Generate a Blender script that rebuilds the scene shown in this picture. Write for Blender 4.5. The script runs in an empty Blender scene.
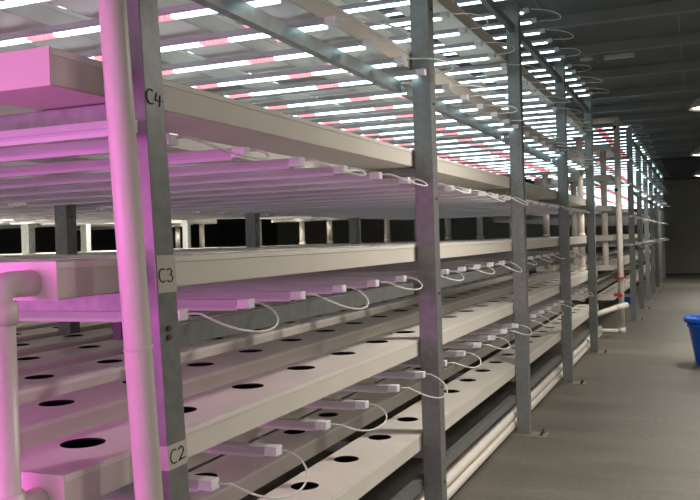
import bpy, bmesh, math, random
from mathutils import Matrix, Vector
random.seed(7)
C = bpy.context.scene.collection
PI = math.pi

# ------------------------------------------------------------ materials
def mat(name, col, rough=.5, metal=0.0, noise=0.0, nscale=8.0, stretch=(1, 1, 1), emit=None, estr=0.0, bump=0.0, spec=.5):
    m = bpy.data.materials.new(name); m.use_nodes = True
    nt = m.node_tree; b = nt.nodes['Principled BSDF']
    b.inputs['Base Color'].default_value = (*col, 1)
    b.inputs['Roughness'].default_value = rough
    b.inputs['Metallic'].default_value = metal
    b.inputs['Specular IOR Level'].default_value = spec
    if noise:
        tc = nt.nodes.new('ShaderNodeTexCoord'); mp = nt.nodes.new('ShaderNodeMapping')
        mp.inputs['Scale'].default_value = stretch
        n = nt.nodes.new('ShaderNodeTexNoise'); n.inputs['Scale'].default_value = nscale; n.inputs['Detail'].default_value = 5
        r = nt.nodes.new('ShaderNodeMapRange')
        r.inputs['From Min'].default_value = .3; r.inputs['From Max'].default_value = .7
        r.inputs['To Min'].default_value = 1 - noise; r.inputs['To Max'].default_value = 1 + noise
        mx = nt.nodes.new('ShaderNodeVectorMath'); mx.operation = 'SCALE'
        mx.inputs[0].default_value = col
        nt.links.new(tc.outputs['Object'], mp.inputs['Vector']); nt.links.new(mp.outputs['Vector'], n.inputs['Vector'])
        nt.links.new(n.outputs['Fac'], r.inputs['Value']); nt.links.new(r.outputs['Result'], mx.inputs['Scale'])
        nt.links.new(mx.outputs['Vector'], b.inputs['Base Color'])
        if bump:
            bp = nt.nodes.new('ShaderNodeBump'); bp.inputs['Strength'].default_value = bump; bp.inputs['Distance'].default_value = .01
            nt.links.new(n.outputs['Fac'], bp.inputs['Height']); nt.links.new(bp.outputs['Normal'], b.inputs['Normal'])
    if emit:
        b.inputs['Emission Color'].default_value = (*emit, 1)
        b.inputs['Emission Strength'].default_value = estr
    return m

def diode_mat(name, col, red, strength):
    """a lit lens: a row of bright diodes behind a clear ribbed cover, along local X"""
    m = mat(name, (.8, .8, .8), .3, emit=col, estr=strength)
    nt = m.node_tree; b = nt.nodes['Principled BSDF']
    tc = nt.nodes.new('ShaderNodeTexCoord'); sx = nt.nodes.new('ShaderNodeSeparateXYZ')
    a = nt.nodes.new('ShaderNodeMath'); a.operation = 'MULTIPLY'; a.inputs[1].default_value = 2 * PI / .022
    s = nt.nodes.new('ShaderNodeMath'); s.operation = 'SINE'
    r = nt.nodes.new('ShaderNodeMapRange'); r.inputs['From Min'].default_value = -1; r.inputs['From Max'].default_value = 1
    r.inputs['To Min'].default_value = .45 * strength; r.inputs['To Max'].default_value = 1.55 * strength
    nt.links.new(tc.outputs['Object'], sx.inputs[0]); nt.links.new(sx.outputs['X'], a.inputs[0])
    nt.links.new(a.outputs[0], s.inputs[0]); nt.links.new(s.outputs[0], r.inputs['Value'])
    nt.links.new(r.outputs['Result'], b.inputs['Emission Strength'])
    ad = nt.nodes.new('ShaderNodeMath'); ad.operation = 'ADD'; ad.inputs[1].default_value = .51
    pp = nt.nodes.new('ShaderNodeMath'); pp.operation = 'PINGPONG'; pp.inputs[1].default_value = .275
    lt = nt.nodes.new('ShaderNodeMath'); lt.operation = 'LESS_THAN'; lt.inputs[1].default_value = .068
    mx = nt.nodes.new('ShaderNodeMix'); mx.data_type = 'RGBA'
    mx.inputs['A'].default_value = (*col, 1); mx.inputs['B'].default_value = (red[0] * .3, red[1] * .3, red[2] * .3, 1)
    nt.links.new(sx.outputs['X'], ad.inputs[0]); nt.links.new(ad.outputs[0], pp.inputs[0]); nt.links.new(pp.outputs[0], lt.inputs[0])
    en = nt.nodes.new('ShaderNodeMath'); en.operation = 'LESS_THAN'; en.inputs[1].default_value = -.2
    bo = nt.nodes.new('ShaderNodeMath'); bo.operation = 'MULTIPLY'
    nt.links.new(sx.outputs['X'], en.inputs[0]); nt.links.new(lt.outputs[0], bo.inputs[0]); nt.links.new(en.outputs[0], bo.inputs[1])
    nt.links.new(bo.outputs[0], mx.inputs['Factor']); nt.links.new(mx.outputs['Result'], b.inputs['Emission Color'])
    return m

M = {}
M['pvc'] = mat('channel_white_plastic', (.68, .635, .57), .42, noise=.04, nscale=3)
M['lid'] = mat('channel_lid_plastic', (.80, .755, .70), .32, noise=.05, nscale=4)
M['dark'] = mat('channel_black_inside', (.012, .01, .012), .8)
M['pipe'] = mat('white_water_pipe', (.75, .70, .64), .38, noise=.04, nscale=6)
M['galv'] = mat('galvanised_steel', (.215, .225, .22), .45, .4, noise=.13, nscale=26)
M['galv_dark'] = mat('weathered_galvanised_steel', (.30, .31, .305), .48, .5, noise=.15, nscale=24)
M['bolt'] = mat('rusty_bolt', (.16, .08, .045), .5, .6)
M['anchor'] = mat('anchor_bolt_dark', (.08, .065, .05), .5, .6)
M['plate'] = mat('base_plate_steel', (.30, .26, .21), .6, .3, noise=.2)
M['housing'] = mat('lamp_bar_aluminium', (.47, .46, .48), .45, .25, noise=.06)
M['lens_off'] = mat('lamp_lens_unlit', (.62, .60, .62), .25)
M['cap'] = mat('clear_white_connector', (.82, .80, .84), .25)
M['cable'] = mat('white_cable', (.78, .76, .72), .4)
M['cable_grey'] = mat('grey_cable', (.36, .33, .33), .5)
M['lens_on'] = diode_mat('lamp_lens_lit', (.66, .93, 1.0), (1.0, .16, .22), 3.6)
M['magenta'] = mat('lamp_lens_magenta', (.8, .5, .8), .3, emit=(1.0, .12, .84), estr=22)
M['ink'] = mat('black_marker_ink', (.012, .012, .015), .6)
M['tape'] = mat('pale_label_tape', (.52, .48, .43), .55)
M['red'] = mat('red_valve_plastic', (.55, .015, .03), .35)
M['blue'] = mat('blue_tub_plastic', (.01, .13, .72), .3)
M['black'] = mat('black_plastic', (.02, .02, .022), .5)
M['shade'] = mat('grey_lamp_shade', (.5, .48, .44), .4, .1)
M['bulb'] = mat('warm_lamp_glass', (.9, .85, .7), .4, emit=(1, .93, .75), estr=6)
M['ceil'] = mat('dark_roof_panel', (.105, .115, .115), .7, noise=.12, nscale=1.2)
M['purlin'] = mat('dark_roof_beam', (.16, .17, .168), .6, noise=.1, nscale=2)
M['wall'] = mat('drab_wall', (.30, .275, .225), .85, noise=.08, nscale=1)
M['wall_dark'] = mat('dark_wall', (.07, .07, .068), .9, noise=.1, nscale=1)
M['fixture'] = mat('pale_ceiling_fixture', (.55, .54, .5), .5)

def floor_mat():
    m = mat('worn_concrete', (.27, .25, .215), .5, spec=.35)
    nt = m.node_tree; b = nt.nodes['Principled BSDF']
    tc = nt.nodes.new('ShaderNodeTexCoord'); mp = nt.nodes.new('ShaderNodeMapping'); mp.inputs['Scale'].default_value = (.35, 1.3, 1)
    n1 = nt.nodes.new('ShaderNodeTexNoise'); n1.inputs['Scale'].default_value = 1.6; n1.inputs['Detail'].default_value = 7; n1.inputs['Roughness'].default_value = .6
    n2 = nt.nodes.new('ShaderNodeTexNoise'); n2.inputs['Scale'].default_value = 26; n2.inputs['Detail'].default_value = 4
    nt.links.new(tc.outputs['Object'], mp.inputs['Vector']); nt.links.new(mp.outputs['Vector'], n1.inputs['Vector']); nt.links.new(tc.outputs['Object'], n2.inputs['Vector'])
    r = nt.nodes.new('ShaderNodeValToRGB')
    r.color_ramp.elements[0].position = .3; r.color_ramp.elements[0].color = (.108, .10, .084, 1)
    r.color_ramp.elements[1].position = .72; r.color_ramp.elements[1].color = (.195, .18, .152, 1)
    nt.links.new(n1.outputs['Fac'], r.inputs['Fac'])
    mx = nt.nodes.new('ShaderNodeMix'); mx.data_type = 'RGBA'; mx.blend_type = 'OVERLAY'; mx.inputs['Factor'].default_value = .35
    nt.links.new(r.outputs['Color'], mx.inputs['A']); nt.links.new(n2.outputs['Fac'], mx.inputs['B'])
    nt.links.new(mx.outputs['Result'], b.inputs['Base Color'])
    rr = nt.nodes.new('ShaderNodeMapRange'); rr.inputs['To Min'].default_value = .38; rr.inputs['To Max'].default_value = .6
    nt.links.new(n1.outputs['Fac'], rr.inputs['Value']); nt.links.new(rr.outputs['Result'], b.inputs['Roughness'])
    return m
M['floor'] = floor_mat()

# ------------------------------------------------------------ mesh helpers
class MB:
    def __init__(s): s.bm = bmesh.new()
    def box(s, x0, x1, y0, y1, z0, z1, mi=0):
        v = [s.bm.verts.new(p) for p in ((x0, y0, z0), (x1, y0, z0), (x1, y1, z0), (x0, y1, z0), (x0, y0, z1), (x1, y0, z1), (x1, y1, z1), (x0, y1, z1))]
        for f in ((3, 2, 1, 0), (4, 5, 6, 7), (0, 1, 5, 4), (1, 2, 6, 5), (2, 3, 7, 6), (3, 0, 4, 7)):
            fc = s.bm.faces.new([v[i] for i in f]); fc.material_index = mi
        return s
    def tube(s, pts, r, seg=12, caps=True, closed=False):
        pts = [Vector(p) for p in pts]; n = len(pts); rings = []
        up = None
        for i, p in enumerate(pts):
            if closed: t = pts[(i + 1) % n] - pts[i - 1]
            else: t = pts[min(i + 1, n - 1)] - pts[max(i - 1, 0)]
            t.normalize()
            if up is None:
                up = Vector((0, 0, 1)) if abs(t.z) < .9 else Vector((1, 0, 0))
            a = up - t * up.dot(t); a.normalize(); up = a; b = t.cross(a)
            rr = r[i] if isinstance(r, (list, tuple)) else r
            rings.append([s.bm.verts.new(p + (a * math.cos(2 * PI * k / seg) + b * math.sin(2 * PI * k / seg)) * rr) for k in range(seg)])
        m = n if closed else n - 1
        for i in range(m):
            A, B = rings[i], rings[(i + 1) % n]
            for k in range(seg):
                f = s.bm.faces.new((A[k], A[(k + 1) % seg], B[(k + 1) % seg], B[k])); f.smooth = True
        if caps and not closed:
            s.bm.faces.new(list(reversed(rings[0]))); s.bm.faces.new(rings[-1])
        return s
    def lathe(s, prof, seg=32, sx=1, sy=1, c=(0, 0, 0), power=None):
        rings = []
        for (r, z) in prof:
            ring = []
            for k in range(seg):
                a = 2 * PI * k / seg; ca, sa = math.cos(a), math.sin(a)
                if power:
                    ca = math.copysign(abs(ca) ** power, ca); sa = math.copysign(abs(sa) ** power, sa)
                ring.append(s.bm.verts.new((c[0] + r * sx * ca, c[1] + r * sy * sa, c[2] + z)))
            rings.append(ring)
        for A, B in zip(rings, rings[1:]):
            for k in range(seg):
                f = s.bm.faces.new((A[k], A[(k + 1) % seg], B[(k + 1) % seg], B[k])); f.smooth = True
        return s, rings
    def build(s, name, m, parent=None, bevel=0, loc=None):
        bmesh.ops.recalc_face_normals(s.bm, faces=s.bm.faces) if bevel is not None else None
        if bevel:
            bmesh.ops.bevel(s.bm, geom=list(s.bm.edges), offset=bevel, segments=2, affect='EDGES', profile=.7)
        me = bpy.data.meshes.new(name); s.bm.to_mesh(me); s.bm.free()
        for x in (m if isinstance(m, (list, tuple)) else [m]): me.materials.append(x)
        o = bpy.data.objects.new(name, me); C.objects.link(o)
        if parent: o.parent = parent
        if loc: o.location = loc
        return o

def empty(name, loc=(0, 0, 0)):
    o = bpy.data.objects.new(name, None); o.empty_display_size = .1; o.location = loc; C.objects.link(o); return o
def tag(o, label, cat, group=None):
    o['label'] = label; o['category'] = cat
    if group: o['group'] = group
    return o
def struct(o, label=None):
    o['kind'] = 'structure'
    if label: o['label'] = label
    return o
def copy_tree(o, parent=None):
    c = o.copy(); C.objects.link(c)
    if parent: c.parent = parent
    for ch in list(o.children): copy_tree(ch, c)
    return c
class Proto:
    """the first placing uses the thing itself, later ones copy it"""
    def __init__(s, o): s.o = o; s.used = False
    def place(s, loc, label, cat, group=None):
        o = s.o if not s.used else copy_tree(s.o)
        s.used = True; o.location = loc; tag(o, label, cat, group); return o
ORD = ['first', 'second', 'third', 'fourth', 'fifth', 'sixth', 'seventh', 'eighth', 'ninth', 'tenth', 'eleventh', 'twelfth']

# ------------------------------------------------------------ measures
Y0, P = 1.767, 2.438                       # first post line, bay length
ROWX = .498                                # channel row spacing
XF, CW, CH = -.107, .278, .088             # channel front face, width, height
TOP = [.561, 1.061, 1.561, 2.061, 2.577, 3.075]
LV = ['lowest tier', 'C2 tier', 'C3 tier', 'C4 tier', 'fifth tier', 'sixth tier']
Q = .4506

# ------------------------------------------------------------ planting channel
def lid_mesh(L, first=.275, d=.12):
    """flat lid with round planting holes and a short skirt; local x from 0 to -CW, y from 0 to L, z up to CH"""
    mb = MB(); bm = mb.bm; r = d / 2; cx = -.178
    x0, x1 = -CW - .003, .003
    ys = []; y = first
    while y + Q / 2 < L + .05: ys.append(y); y += Q
    b0 = 0.0
    for i, yc in enumerate(ys):
        ya = 0 if i == 0 else (ys[i - 1] + yc) / 2
        yb = L if i == len(ys) - 1 else (yc + ys[i + 1]) / 2
        angs = [2 * PI * k / 28 for k in range(28)]
        for (px, py) in ((x0, ya), (x1, ya), (x1, yb), (x0, yb)):
            a = math.atan2(py - yc, px - cx) % (2 * PI); angs.append(a)
        angs = sorted(angs); inner = []; outer = []; low = []
        for a in angs:
            ca, sa = math.cos(a), math.sin(a); t = 1e9
            if ca > 1e-9: t = min(t, (x1 - cx) / ca)
            if ca < -1e-9: t = min(t, (x0 - cx) / ca)
            if sa > 1e-9: t = min(t, (yb - yc) / sa)
            if sa < -1e-9: t = min(t, (ya - yc) / sa)
            inner.append(bm.verts.new((cx + r * ca, yc + r * sa, CH)))
            low.append(bm.verts.new((cx + r * ca, yc + r * sa, CH - .005)))
            outer.append(bm.verts.new((cx + t * ca, yc + t * sa, CH)))
        n = len(angs)
        for k in range(n):
            k2 = (k + 1) % n
            try:
                f = bm.faces.new((inner[k], outer[k], outer[k2], inner[k2]))
            except ValueError: pass
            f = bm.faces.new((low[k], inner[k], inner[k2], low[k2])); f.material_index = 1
    for (xa, xb) in ((0.0, .003), (-CW - .003, -CW)):
        mb.box(xa, xb, 0, L, CH - .016, CH - .0005)
    return mb
def make_channel(L):
    t = empty('planting_channel')
    b = MB(); w = .003
    b.box(-w, 0, 0, L, 0, CH - .004); b.box(-CW, -CW + w, 0, L, 0, CH - .004); b.box(-CW, 0, 0, L, 0, w)
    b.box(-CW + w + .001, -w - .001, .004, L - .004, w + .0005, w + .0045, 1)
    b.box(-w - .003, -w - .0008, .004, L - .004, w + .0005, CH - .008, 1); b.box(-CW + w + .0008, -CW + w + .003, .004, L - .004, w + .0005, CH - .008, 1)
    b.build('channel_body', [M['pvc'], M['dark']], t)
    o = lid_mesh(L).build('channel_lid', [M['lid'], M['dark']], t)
    for y, d in ((0, -1), (L, 1)):
        e = MB().box(-CW - .004, .004, min(y, y + d * .006), max(y, y + d * .006), -.002, CH + .001)
        e.build('end_cap', M['pvc'], t)
    return t
YA, YB = 1.53, 12.62
chan1 = Proto(make_channel(YB - YA))
row_name = lambda r: 'front row' if r == 0 else ORD[r] + ' row back'
def place_channel(pr, r, k, x, y, where):
    pr.place((x, y, TOP[k] - CH), f'white planting channel on the {LV[k]}, {row_name(r)}, {where}', 'planting channel', f'planting channels of the {where}')
for k in range(6):
    rows = [4, 10, 10, 10, 6, 5][k]
    for r in range(rows):
        place_channel(chan1, r, k, XF - ROWX * r, YA, 'near rack')
for k in (2, 3, 4):                          # the rack beyond the inner aisle, seen between C3 and C4
    for r in range(4):
        place_channel(chan1, r, k, -6.53 - ROWX * r, YA, 'rack beyond the inner aisle')
X2 = .05; YC, YD = 14.6, 32.4
chan2 = Proto(make_channel(YD - YC))
for k in range(6):
    for r in range(5 if k in (2, 3) else 3):
        place_channel(chan2, r, k, XF + X2 - ROWX * r, YC, 'far rack down the aisle')

# ------------------------------------------------------------ steel posts
def make_post(h, w=.10, d=.09, plate=True):
    t = empty('rack_post')
    s = MB().box(-w, 0, 0, d, .008, h); s.build('upright', M['galv'], t, bevel=.004)
    for z in [x * .5 + .3 for x in range(int((h - .4) / .5) + 1)]:
        MB().tube([(-.0005, d / 2, z), (.0055, d / 2, z)], .007, 6).build('bolt', M['anchor'], t)
    if plate:
        bp = MB().box(-w - .05, .13, -.03, d + .03, 0, .008).build('base_plate', M['plate'], t, bevel=.0015)
        for y in (.0, d):
            a = MB(); a.tube([(.09, y, .008), (.09, y, .02)], .014, 6); a.tube([(.09, y, .02), (.09, y, .04)], .007, 8)
            a.build('anchor_bolt', M['anchor'], bp)
    return t
HP = 3.45
post = Proto(make_post(HP))
pdesc = ['', 'second steel post from the camera, standing in mid picture', 'third steel post from the camera, foot bolted to the floor', 'fourth steel post from the camera in the near rack', 'fifth and last front post of the near rack']
for n in range(1, 5):
    post.place((0, Y0 + n * P, 0), 'galvanised ' + pdesc[n], 'rack post', 'steel posts of the near rack')
for n in range(0, 5):
    for x, wh in ((-2.43, 'middle line of the near rack'), (-5.08, 'back line of the near rack'), (-6.40, 'front line of the rack beyond the inner aisle')):
        post.place((x, Y0 + n * P, 0), f'galvanised steel post, {ORD[n]} along the {wh}', 'rack post', 'steel posts deep inside the racks')
far_posts = [16.0, 18.35, 20.8, 23.2, 25.7, 28.1, 30.6]
post2 = Proto(make_post(3.58))
for i, y in enumerate(far_posts):
    post2.place((.2, y, 0), f'galvanised steel post, {ORD[i]} on the aisle side of the far rack', 'rack post', 'steel posts of the far rack')

# the marked post next to the camera, slightly out of plumb
LEAN = math.radians(2.2)
pa = empty('rack_post')
MB().box(-.07, 0, 0, .085, .008, 3.45).build('upright', M['galv'], pa, bevel=.004)
MB().box(-.14, .13, -.03, .12, 0, .008).build('base_plate', M['plate'], pa, bevel=.0015)
tag(pa, 'nearest galvanised steel post, marked C4, C3 and C2 in black marker', 'rack post', 'steel posts of the near rack')
pa.location = (1.5 * math.tan(LEAN), Y0, .003); pa.rotation_euler = (0, -LEAN, 0)
def strokes(name, lines, yc, zc, s=1.0):
    m = MB()
    for ln in lines:
        m.tube([(.0012, yc + a * s, zc + b * s) for a, b in ln], .0019, 6)
    return m.build(name, M['ink'], pa)
arc = lambda cx, cy, rx, ry, a0, a1, n=12: [(cx + rx * math.cos(math.radians(a0 + (a1 - a0) * i / n)), cy + ry * math.sin(math.radians(a0 + (a1 - a0) * i / n))) for i in range(n + 1)]
Cg = arc(-.019, 0, .017, .018, 55, 300)
strokes('marker_writing', [Cg, [(.006, .012), (-.001, -.006), (.028, -.006)], [(.02, .008), (.016, -.02)]], .045, 1.975, 1.05)['label'] = 'C4 written in black marker'
strokes('marker_writing', [Cg, arc(.012, .009, .011, .0085, 150, -80) + arc(.013, -.009, .013, .0095, 85, -150)], .045, 1.513, .95)['label'] = 'C3 written in black marker'
strokes('marker_writing', [Cg, arc(.012, .008, .011, .011, 160, -30) + [(.0, -.017), (.012, -.014), (.03, -.013)]], .045, 1.047, .98)['label'] = 'C2 written in black marker'
t_ = MB().box(-.071, .0007, -.0008, .0862, 1.016, 1.078); t_.build('label_tape', M['tape'], pa)
t_ = MB().box(-.001, .0007, .006, .0862, 1.468, 1.565); t_.build('label_tape', M['tape'], pa)
for z in (1.375, 1.352):
    MB().tube([(0, .036, z), (.006, .036, z)], .0075, 10).build('bolt', M['bolt'], pa)

# ------------------------------------------------------------ cross beams and rails
def make_cross(L):
    m = MB(); m.box(-L, 0, 0, .045, 0, .05)
    return m.build('cross_beam', M['galv_dark'], bevel=.003)
cb = Proto(make_cross(2.33))
for k in range(6):
    for n in range(5):
        for j, x in enumerate((-.105, -2.535)):
            if j and k in (0, 5): continue
            cb.place((x, Y0 + n * P + .022, TOP[k] - CH - .0525), f'galvanised cross beam under {LV[k]}, {ORD[n]} post line, {"rear" if j else "front"} half of near rack', 'cross beam', 'cross beams of the near rack')
cb2 = Proto(make_cross(2.5))
for k in range(6):
    for n in range(7):
        cb2.place((.1, far_posts[n] + .022, TOP[k] - CH - .0525), f'galvanised cross beam under {LV[k]}, {ORD[n]} post line of the far rack', 'cross beam', 'cross beams of the far rack')
for k in (2, 3, 4):
    for n in range(5):
        cb.place((-6.5, Y0 + n * P + .022, TOP[k] - CH - .0525), f'galvanised cross beam under {LV[k]}, {ORD[n]} post line beyond the inner aisle', 'cross beam', 'cross beams beyond the inner aisle')
def make_rail(L):
    m = MB(); m.box(-.003, 0, 0, L, 0, .06); m.box(-.04, -.003, 0, L, 0, .003); m.box(-.04, -.003, 0, L, .057, .06)
    return m.build('lamp_rail', M['galv'])
rail = Proto(make_rail(P - .094))
RN = LV + ['top of the posts']
for k in range(0, 7):
    ZR = [TOP[0] - .30, TOP[1] - .257, TOP[2] - .2605, TOP[3] - .2605, TOP[4] - .2045, TOP[5] - .257, 3.21]
    for n in range(4):
        z = ZR[k]
        for j, x in enumerate((-.03, -2.38)):
            z = ZR[k]
            if (j and k in (0, 1, 2, 3)) or (not j and k in (1, 3, 5)): continue
            if k == 2 and not j: x = -.115
            if k == 0: x = -.105
            if k == 4 and not j: x, z = -.16, TOP[4] - .2055
            o = rail.place((x, Y0 + n * P + .092, z), f'galvanised rail in the {ORD[n]} bay {"under " + LV[k] if k < 6 else "at the post tops"}, {"inner" if j else "aisle"} side, near rack', 'lamp rail', 'lamp rails of the near rack')
for k in (4, 6):
    z = [0, TOP[1] - .257, TOP[2] - .257, TOP[3] - .257, TOP[4] - .257, TOP[5] - .257, 3.3][k]
    for i in range(6):
        rail.place((.17, far_posts[i] + .092, z), f'galvanised rail between {ORD[i]} and {ORD[i+1]} far rack posts, {"under " + LV[k] if k < 6 else "at their tops"}', 'lamp rail', 'lamp rails of the far rack')

# ------------------------------------------------------------ grow light bars
def loop_mesh(reach, sag, r=.0035, dy=.406, skew=0.0):
    pts = [(.055, 0, .02), (.08, .0, .019)]
    for i in range(17):
        a = -PI / 2 + PI * i / 16; c = max(math.cos(a), 0)
        pts.append((.09 + reach * c ** .8, dy / 2 + dy * .47 * math.sin(a) + skew * c, .018 - sag * c))
    pts += [(.08, dy, .019), (.055, dy, .02)]
    return MB().tube(pts, r, 6)
S = P / 6
def make_bar(lit, cable=None, L=2.42, dy=S):
    t = empty('grow_light_bar')
    h = MB(); h.box(-L, 0, -.024, .024, .012, .030); h.box(-L, 0, -.018, .018, .004, .0125)
    h.build('housing', M['housing'], t)
    MB().box(-L, -.002, -.0165, .0165, -.007, .0045).build('diode_lens', M['lens_on'] if lit else M['lens_off'], t)
    ec = MB().box(-.004, .045, -.022, .022, .0, .032).build('end_connector', M['cap'], t, bevel=.003)
    if cable: loop_mesh(*cable, dy=dy).build('cable', M['cable'], ec)
    return t
protos = {}
LOOPS = {'up': [(.13, .005, .004), (.17, .03, .004)], 'low': [(.09, .045, .0036), (.12, .07, .0036)]}
def bar(lit, high, cabled, far=False):
    v = random.randint(0, 1) if cabled else None
    key = (lit, high, v, far)
    if key not in protos:
        protos[key] = Proto(make_bar(lit, LOOPS['up' if high else 'low'][v] if cabled else None, dy=S * (1.6 if far else 1)))
    return protos[key]
BZ = lambda k: (TOP[k] - (.1365 if k == 4 else .1925)) if k < 6 else 3.385
OFF = [0, 2.10, 2.10, 1.945, 2.21, 2.32, 1.82]
XE = [0, -.10, -.19, -.10, -.06, -.09, .02]
TN = ['lowest', 'C2', 'C3', 'C4', 'fifth', 'sixth']
def under(k): return f'under {TN[k]} tier' if k < 6 else 'at the post tops'
for k in range(1, 7):
    n = 24 if k < 6 else 25
    for i in range(-1 if k == 3 else 0, n - 1):
        y = OFF[k] + S * i if i >= 0 else 1.668
        for m in range(5):                   # keep clear of the posts
            d = y - (Y0 + m * P + .045)
            if abs(d) < .075 and i >= 0: y += math.copysign(.078 - abs(d), d)
        pr = bar(k >= 4, k >= 4, i >= 0 and i % 2 == 0 and i < n - 2)
        bay = ['first', 'second', 'third', 'fourth', 'fifth'][i // 6] if i >= 0 else ''
        pr.place((XE[k] if i >= 0 else -.03, y, BZ(k)), (f'{"lit" if k >= 4 else "unlit"} grow light bar {under(k)}, {ORD[i % 6]} of the {bay} bay, near rack') if i >= 0 else f'unlit grow light bar {under(k)}, before the marked post', 'grow light', 'grow light bars of the near rack')
for i in range(0, 14):                       # rear half of the rack, only under C4
    bar(False, False, False).place((-2.66, OFF[3] + S * i, BZ(3)), f'unlit grow light bar under C4 tier, rear half of near rack, {ORD[i] if i < 12 else "last" if i == 13 else "last but one"}', 'grow light', 'grow light bars of the rear half')
for i in range(0, 23):
    bar(True, True, False).place((-2.66, OFF[4] + S * i + (.08 if (OFF[4] + S * i - Y0) % P < .12 else 0), BZ(4)), f'lit grow light bar under fifth tier, rear half, {ORD[i % 12]} of {"nearer" if i < 12 else "farther"} dozen', 'grow light', 'grow light bars of the rear half')
for i in range(0, 14):
    bar(True, True, False).place((-6.6, 4.3 + 2 * S * i * .78, BZ(4)), f'lit grow light bar under fifth tier beyond the inner aisle, {i + 1} counting away', 'grow light', 'grow light bars beyond the inner aisle')
for k in range(2, 7):
    for i in range(0, 24):
        y = 15.3 + S * 1.6 * i + .05 * k
        if y > 31.5: break
        for yp in far_posts:
            d = y - yp - .045
            if abs(d) < .075: y += math.copysign(.08 - abs(d), d)
        z = BZ(k) if k < 6 else 3.48
        bar(k >= 4, k >= 4, i % 2 == 0, True).place((.17, y, z), f'{"lit" if k >= 4 else "unlit"} grow light bar {under(k)} of the far rack, {i + 1} counting away', 'grow light', 'grow light bars of the far rack')

# ------------------------------------------------------------ white pipes
def pipe_obj(name, pts, r, label, group=None, m='pipe', fittings=()):
    t = empty(name, pts[0]); o = Vector(pts[0])
    MB().tube([Vector(p) - o for p in pts], r, 20).build('pipe', M[m], t)
    for a, b in fittings:
        MB().tube([Vector(a) - o, Vector(b) - o], r * 1.17, 20).build('fitting', M[m], t)
    return tag(t, label, 'pipe', group)
def bend(a, b, c, r, n=6):
    """points of a rounded corner at b"""
    a, b, c = Vector(a), Vector(b), Vector(c)
    p, q = b + (a - b).normalized() * r, b + (c - b).normalized() * r
    return [tuple((1 - t) ** 2 * p + 2 * t * (1 - t) * b + t * t * q) for t in [i / n for i in range(n + 1)]]
# the pipe in front of the marked post, leaning
vp = empty('water_pipe', (.040 + 1.5 * math.tan(LEAN + .012), 1.62, .001)); vp.rotation_euler = (0, -(LEAN + .012), 0)
MB().tube([(0, 0, 0), (0, 0, 3.9)], .0325, 28).build('pipe', M['pipe'], vp)
MB().box(-.055, -.030, -.02, .02, 1.375, 1.415).build('pipe_clip', M['black'], vp, bevel=.002)
MB().tube([(.0335 * math.cos(a), .0335 * math.sin(a), 1.352 + .004 * math.sin(a)) for a in [2 * PI * i / 24 for i in range(24)]], .002, 5, closed=True).build('tie_wire', M['cable'], vp)
tag(vp, 'tall white pipe lit magenta, in front of the marked steel post', 'pipe')
# riser feeding the near channel ends, far left
fx, fy = -.178, 1.42
lr = empty('water_pipe', (fx, fy, 0))
MB().tube([(0, 0, 0), (0, 0, 1.46)], .036, 28).build('pipe', M['pipe'], lr)
e = MB(); e.tube([(0, 0, .955), (0, 0, 1.045)], .042, 28); e.tube([(0, 0, 1.0), (0, .103, 1.0)], .03, 20)
e.build('tee_fitting', M['pipe'], lr)
e = MB(); e.tube([(0, 0, 1.44)] + bend((0, 0, 1.44), (0, 0, 1.512), (0, .1, 1.512), .04) + [(0, .103, 1.512)], .031, 24); e.tube([(0, 0, 1.425), (0, 0, 1.475)], .042, 28)
e.build('elbow_fitting', M['pipe'], lr)
tag(lr, 'vertical white pipe at the left edge, feeding the near channel ends', 'pipe')

for k in (1, 2, 3, 4):                       # risers joining the tiers at the far end of each row
    for r in range(10 if k == 2 else (5 if k == 1 else 4)):
        x = XF - ROWX * r - .178
        pipe_obj('riser_pipe', [(x, 12.42, TOP[k] + .001), (x, 12.42, TOP[k + 1] - CH - .003)], .045, f'white riser pipe from {LV[k]} up, far end of {row_name(r)}', 'riser pipes at the row ends', fittings=[((x, 12.42, TOP[k] + .001), (x, 12.42, TOP[k] + .05))])
for r in range(4):
    x = -6.53 - ROWX * r - .178
    pipe_obj('riser_pipe', [(x, 12.42, TOP[2] + .001), (x, 12.42, TOP[3] - CH - .003)], .045, f'white riser pipe ending {row_name(r)} beyond the inner aisle', 'riser pipes at the row ends')
for k in (1, 2, 3, 4):
    for r in range(2):
        x = XF + X2 - ROWX * r - .13
        pipe_obj('riser_pipe', [(x, 14.72, TOP[k] + .001), (x, 14.72, TOP[k + 1] - CH - .003)], .05, f'white riser pipe from {LV[k]} up, near end of {row_name(r)}, far rack', 'riser pipes at the far rack')
# two mains beside the floor
for j, z in enumerate((.142, .062)):
    pipe_obj('water_main', [(-.158, 1.55, z), (-.158, 13.3, z)], .037, ['upper white water main lying along the foot of the near rack', 'lower white water main lying on the floor along the near rack'][j], 'water mains along the rack foot')
# gate-shaped pipe frame between the racks
gp = empty('pipe_frame', (.115, 13.9, 0))
MB().tube([(0, 0, .0), (0, 0, 3.38)], .048, 20).build('pipe', M['pipe'], gp)
MB().tube([(.03, 0, 3.40), (-.62, 0, 3.40)], .05, 20).build('pipe', M['pipe'], gp)
MB().tube([(-.05, 0, .035), (-.5, 0, .035)], .033, 16).build('pipe', M['pipe'], gp)
MB().tube([(0, 0, .0), (0, 0, .09)], .056, 20).build('fitting', M['pipe'], gp)
v = MB(); v.tube([(0, -.05, .60), (0, .05, .60)], .03, 12); v.box(-.11, .0, -.02, .02, .585, .635)
v.build('valve_handle', M['red'], gp)
v = MB(); v.tube([(0, 0, .875), (0, 0, .895)], .11, 16); v.build('valve_wheel', M['red'], gp)
for z in (3.27, 2.28):
    MB().tube([(-.03, -.04, z), (-.03, -.062, z)], .03, 12).build('pipe_clip', M['black'], gp)
tag(gp, 'tall white pipe frame with red valves, standing between near and far racks', 'pipe frame')
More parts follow.
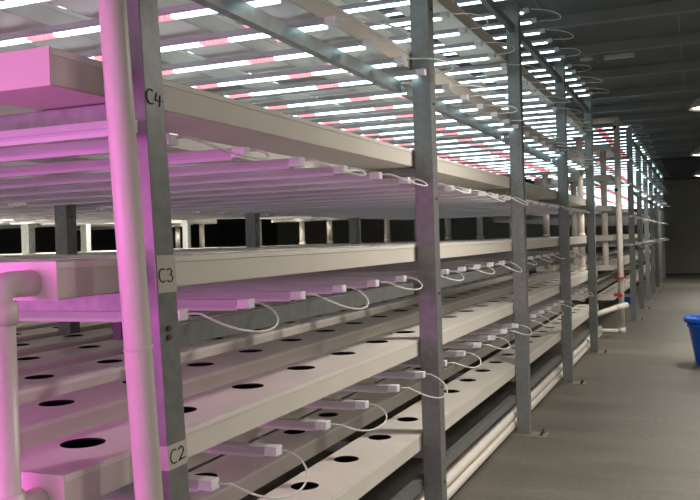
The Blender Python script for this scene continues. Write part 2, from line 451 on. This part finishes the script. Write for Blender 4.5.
pipe_obj('outlet_pipe', [(-.3, 12.55, .36), (.12, 13.05, .48), (.24, 13.2, .50)], .04, 'short white outlet pipe sticking out past the last post of the near rack', m='pipe', fittings=[((.1, 13.03, .475), (.25, 13.21, .502))])

# ------------------------------------------------------------ blue tub
tb = empty('blue_tub', (1.52, 10.85, 0))
m, rg = MB().lathe([(.02, .0), (.30, .0), (.315, .03), (.395, .50), (.43, .505), (.44, .535), (.43, .555), (.385, .56), (.375, .50), (.295, .04), (.02, .035)], 48, 1.0, .72, power=.62)
m.bm.faces.new(list(reversed(rg[0]))); m.bm.faces.new(rg[-1]); m.build('tub_body', M['blue'], tb)
m, _ = MB().lathe([(.388, .455), (.402, .45), (.405, .475), (.392, .48)], 48, 1.0, .72, power=.62); m.build('reinforcing_band', M['blue'], tb)
tag(tb, 'blue plastic tub with flared rim, on the aisle floor at right', 'tub')
bt = empty('blue_crate', (-.28, 19.6, 0))
m, rg = MB().lathe([(.02, 0), (.16, 0), (.2, .2), (.215, .205), (.215, .22), (.19, .22), (.15, .03), (.02, .03)], 32, 1, .8, power=.6)
m.bm.faces.new(list(reversed(rg[0]))); m.bm.faces.new(rg[-1]); m.build('crate_body', M['blue'], bt)
tag(bt, 'small blue crate on the floor behind posts of the far rack', 'crate')

# ------------------------------------------------------------ hanging lamps
def make_lamp():
    t = empty('pendant_lamp')
    prof = [(.05, .21), (.075, .205), (.10, .17), (.17, .13), (.24, .06), (.27, 0), (.262, 0), (.232, .055), (.165, .12), (.09, .16), (.03, .165)]
    m, rg = MB().lathe(prof, 36); m.bm.faces.new(rg[-1]); m.bm.faces.new(rg[0]); m.build('lamp_shade', M['shade'], t)
    m, rg = MB().lathe([(.03, .15), (.12, .10), (.19, .05), (.215, .015), (.15, .004), (.02, .0)], 28); m.bm.faces.new(rg[-1]); m.build('bulb', M['bulb'], t)
    MB().tube([(0, 0, .2), (0, 0, .32)], .055, 16).build('ballast', M['shade'], t)
    MB().tube([(0, 0, .3), (0, 0, .985)], .008, 8).build('hanger', M['shade'], t)
    return t
lamp = Proto(make_lamp())
for i, (x, y) in enumerate([(1.46, 12.0), (1.42, 19.3), (1.42, 26.5), (1.46, 4.6), (-5.8, 4.0), (-5.8, 9.5), (5.2, 1.5), (5.2, 6.5), (5.2, 11.5), (5.2, 16.5)]):  # the row across the hall is unseen, added to light the rack front
    lamp.place((x, y, 3.20), ['dome pendant lamp glowing warm at the upper right edge, nearest in view', 'second dome pendant lamp farther down the aisle', 'farthest dome pendant lamp down the aisle', 'dome pendant lamp above the aisle by the second post', 'dome pendant lamp over the inner aisle, near end', 'dome pendant lamp over the inner aisle, far end', 'unseen dome pendant lamp added across the hall, nearest', 'unseen dome pendant lamp added across the hall, second', 'unseen dome pendant lamp added across the hall, third', 'unseen dome pendant lamp added across the hall, fourth'][i], 'lamp', 'pendant lamps over the aisle')
    l = bpy.data.lights.new('pendant_light', 'SPOT'); l.energy = (300 if x < 3 else 560) if x > 0 else 1800; l.color = (1, .94, .84); l.shadow_soft_size = .22; l.spot_size = math.radians(165); l.spot_blend = .7
    lo = bpy.data.objects.new('pendant_light', l); lo.location = (x, y, 3.18); C.objects.link(lo)

# ------------------------------------------------------------ magenta grow lights of the rack behind the camera
def make_magenta():
    t = empty('magenta_grow_light')
    MB().box(-1.6, 0, -.02, .02, .025, .05).build('housing', M['housing'], t)
    MB().box(-1.6, 0, -.03, .03, -.03, .025).build('diode_lens', M['magenta'], t)
    return t
mg = Proto(make_magenta())
for z, nm in ((1.14, 'low'), (1.46, 'middle'), (1.74, 'high')):
    mg.place((.02, .30, z), f'{nm} magenta grow light bar of the neighbouring rack, left of the camera', 'grow light', 'magenta grow lights')
for x in (-.03, -1.55):
    o = MB().box(-.03, .03, 0, .05, 0, 2.2).build('lamp_stand', M['galv'], bevel=.003); o.location = (x, .32, 0)
    tag(o, f'{"outer" if x > -1 else "inner"} galvanised post of the neighbouring rack carrying magenta lights', 'rack post')

# ------------------------------------------------------------ building
ZC = 4.2
struct(MB().box(-16, 9, -5, 33.2, -.1, 0).build('floor', M['floor']))
struct(MB().box(-16, 9, -5, 33.2, ZC, ZC + .1).build('ceiling', M['ceil']))
struct(MB().box(-16, 9, 33.0, 33.2, 0, ZC).build('wall_back', M['wall']))
struct(MB().box(-16.2, -16, -5, 33.2, 0, ZC).build('wall_left', M['wall_dark']))
struct(MB().box(-16, 9, -5.2, -5, 3.6, ZC).build('wall_front', M['wall']))  # unseen; lower part left out so the world fill gets in
struct(MB().box(9, 9.2, -5, 33.2, 0, ZC).build('wall_right', M['wall']))
struct(MB().box(-16, 9, 32.97, 33.0, 0, .05).build('baseboard_back', M['wall_dark']))
struct(MB().box(-16, 9, 32.6, 32.98, 3.5, ZC).build('trim_1', M['ceil']))
ys = [6.2, 8.2, 10.16, 11.91, 13.86, 15.9, 17.7, 19.4, 21.4, 23.6, 25.7, 27.8, 29.9]
for i, y in enumerate(ys):
    o = MB().box(-16, 9, y, y + .12, ZC - .13, ZC).build('ceiling_beam', M['purlin'])
    tag(o, f'dark roof purlin crossing the ceiling, {"number " + str(i+1)} from the camera', 'ceiling beam', 'roof purlins'); o['kind'] = 'structure'
for i, x in enumerate((-.35, 1.1, 2.6)):
    o = MB().box(x, x + .02, 3, 33, ZC - .012, ZC).build('ceiling_seam', M['purlin']); tag(o, f'thin seam between roof panels, {ORD[i]} from the rack', 'ceiling seam'); o['kind'] = 'structure'
o = MB().box(-3, 4.9, 12.86, 12.9, 0, .004).build('floor_joint', M['plate']); o['kind'] = 'structure'
o = MB().box(.06, .48, 12.75, 12.82, 4.14, ZC).build('ceiling_fixture', M['fixture'], bevel=.006); tag(o, 'small pale rectangular fixture on the dark ceiling', 'ceiling fixture')
m, rg = MB().lathe([(.02, 0), (.10, .0), (.10, .03), (.02, .03)], 24); m.bm.faces.new(rg[0]); o = m.build('ceiling_disc', M['fixture']); o.location = (-.20, 12.8, ZC - .03)
tag(o, 'small round pale disc on the ceiling beside the rectangular fixture', 'smoke detector')

# ------------------------------------------------------------ neutral world fill, let in where the hall front is left open for it
w = bpy.data.worlds.new('hall_world'); bpy.context.scene.world = w; w.use_nodes = True
bg = w.node_tree.nodes['Background']; bg.inputs['Color'].default_value = (1, .97, .94, 1); bg.inputs['Strength'].default_value = .8

# ------------------------------------------------------------ camera
cam = bpy.data.cameras.new('camera'); cam.lens = 834 / 700 * 36; cam.sensor_width = 36; cam.clip_start = .05; cam.clip_end = 200
co = bpy.data.objects.new('camera', cam); C.objects.link(co)
Rm = [[0.92222893526107, 0.38545925123712976, -0.03024824958480346], [0.02402191464937209, 0.020959852973562877, 0.999491686898848], [-0.3858973161137708, 0.9224867750808343, -0.010070313657008261]]
co.matrix_world = Matrix(((Rm[0][0], Rm[1][0], -Rm[2][0], 1.27556), (Rm[0][1], Rm[1][1], -Rm[2][1], 0), (Rm[0][2], Rm[1][2], -Rm[2][2], 1.58724), (0, 0, 0, 1)))
sc = bpy.context.scene; sc.camera = co
sc.view_settings.view_transform = 'Standard'; sc.view_settings.look = 'None'; sc.view_settings.gamma = 1; sc.view_settings.use_curve_mapping = False
sc.view_settings.exposure = 0.45
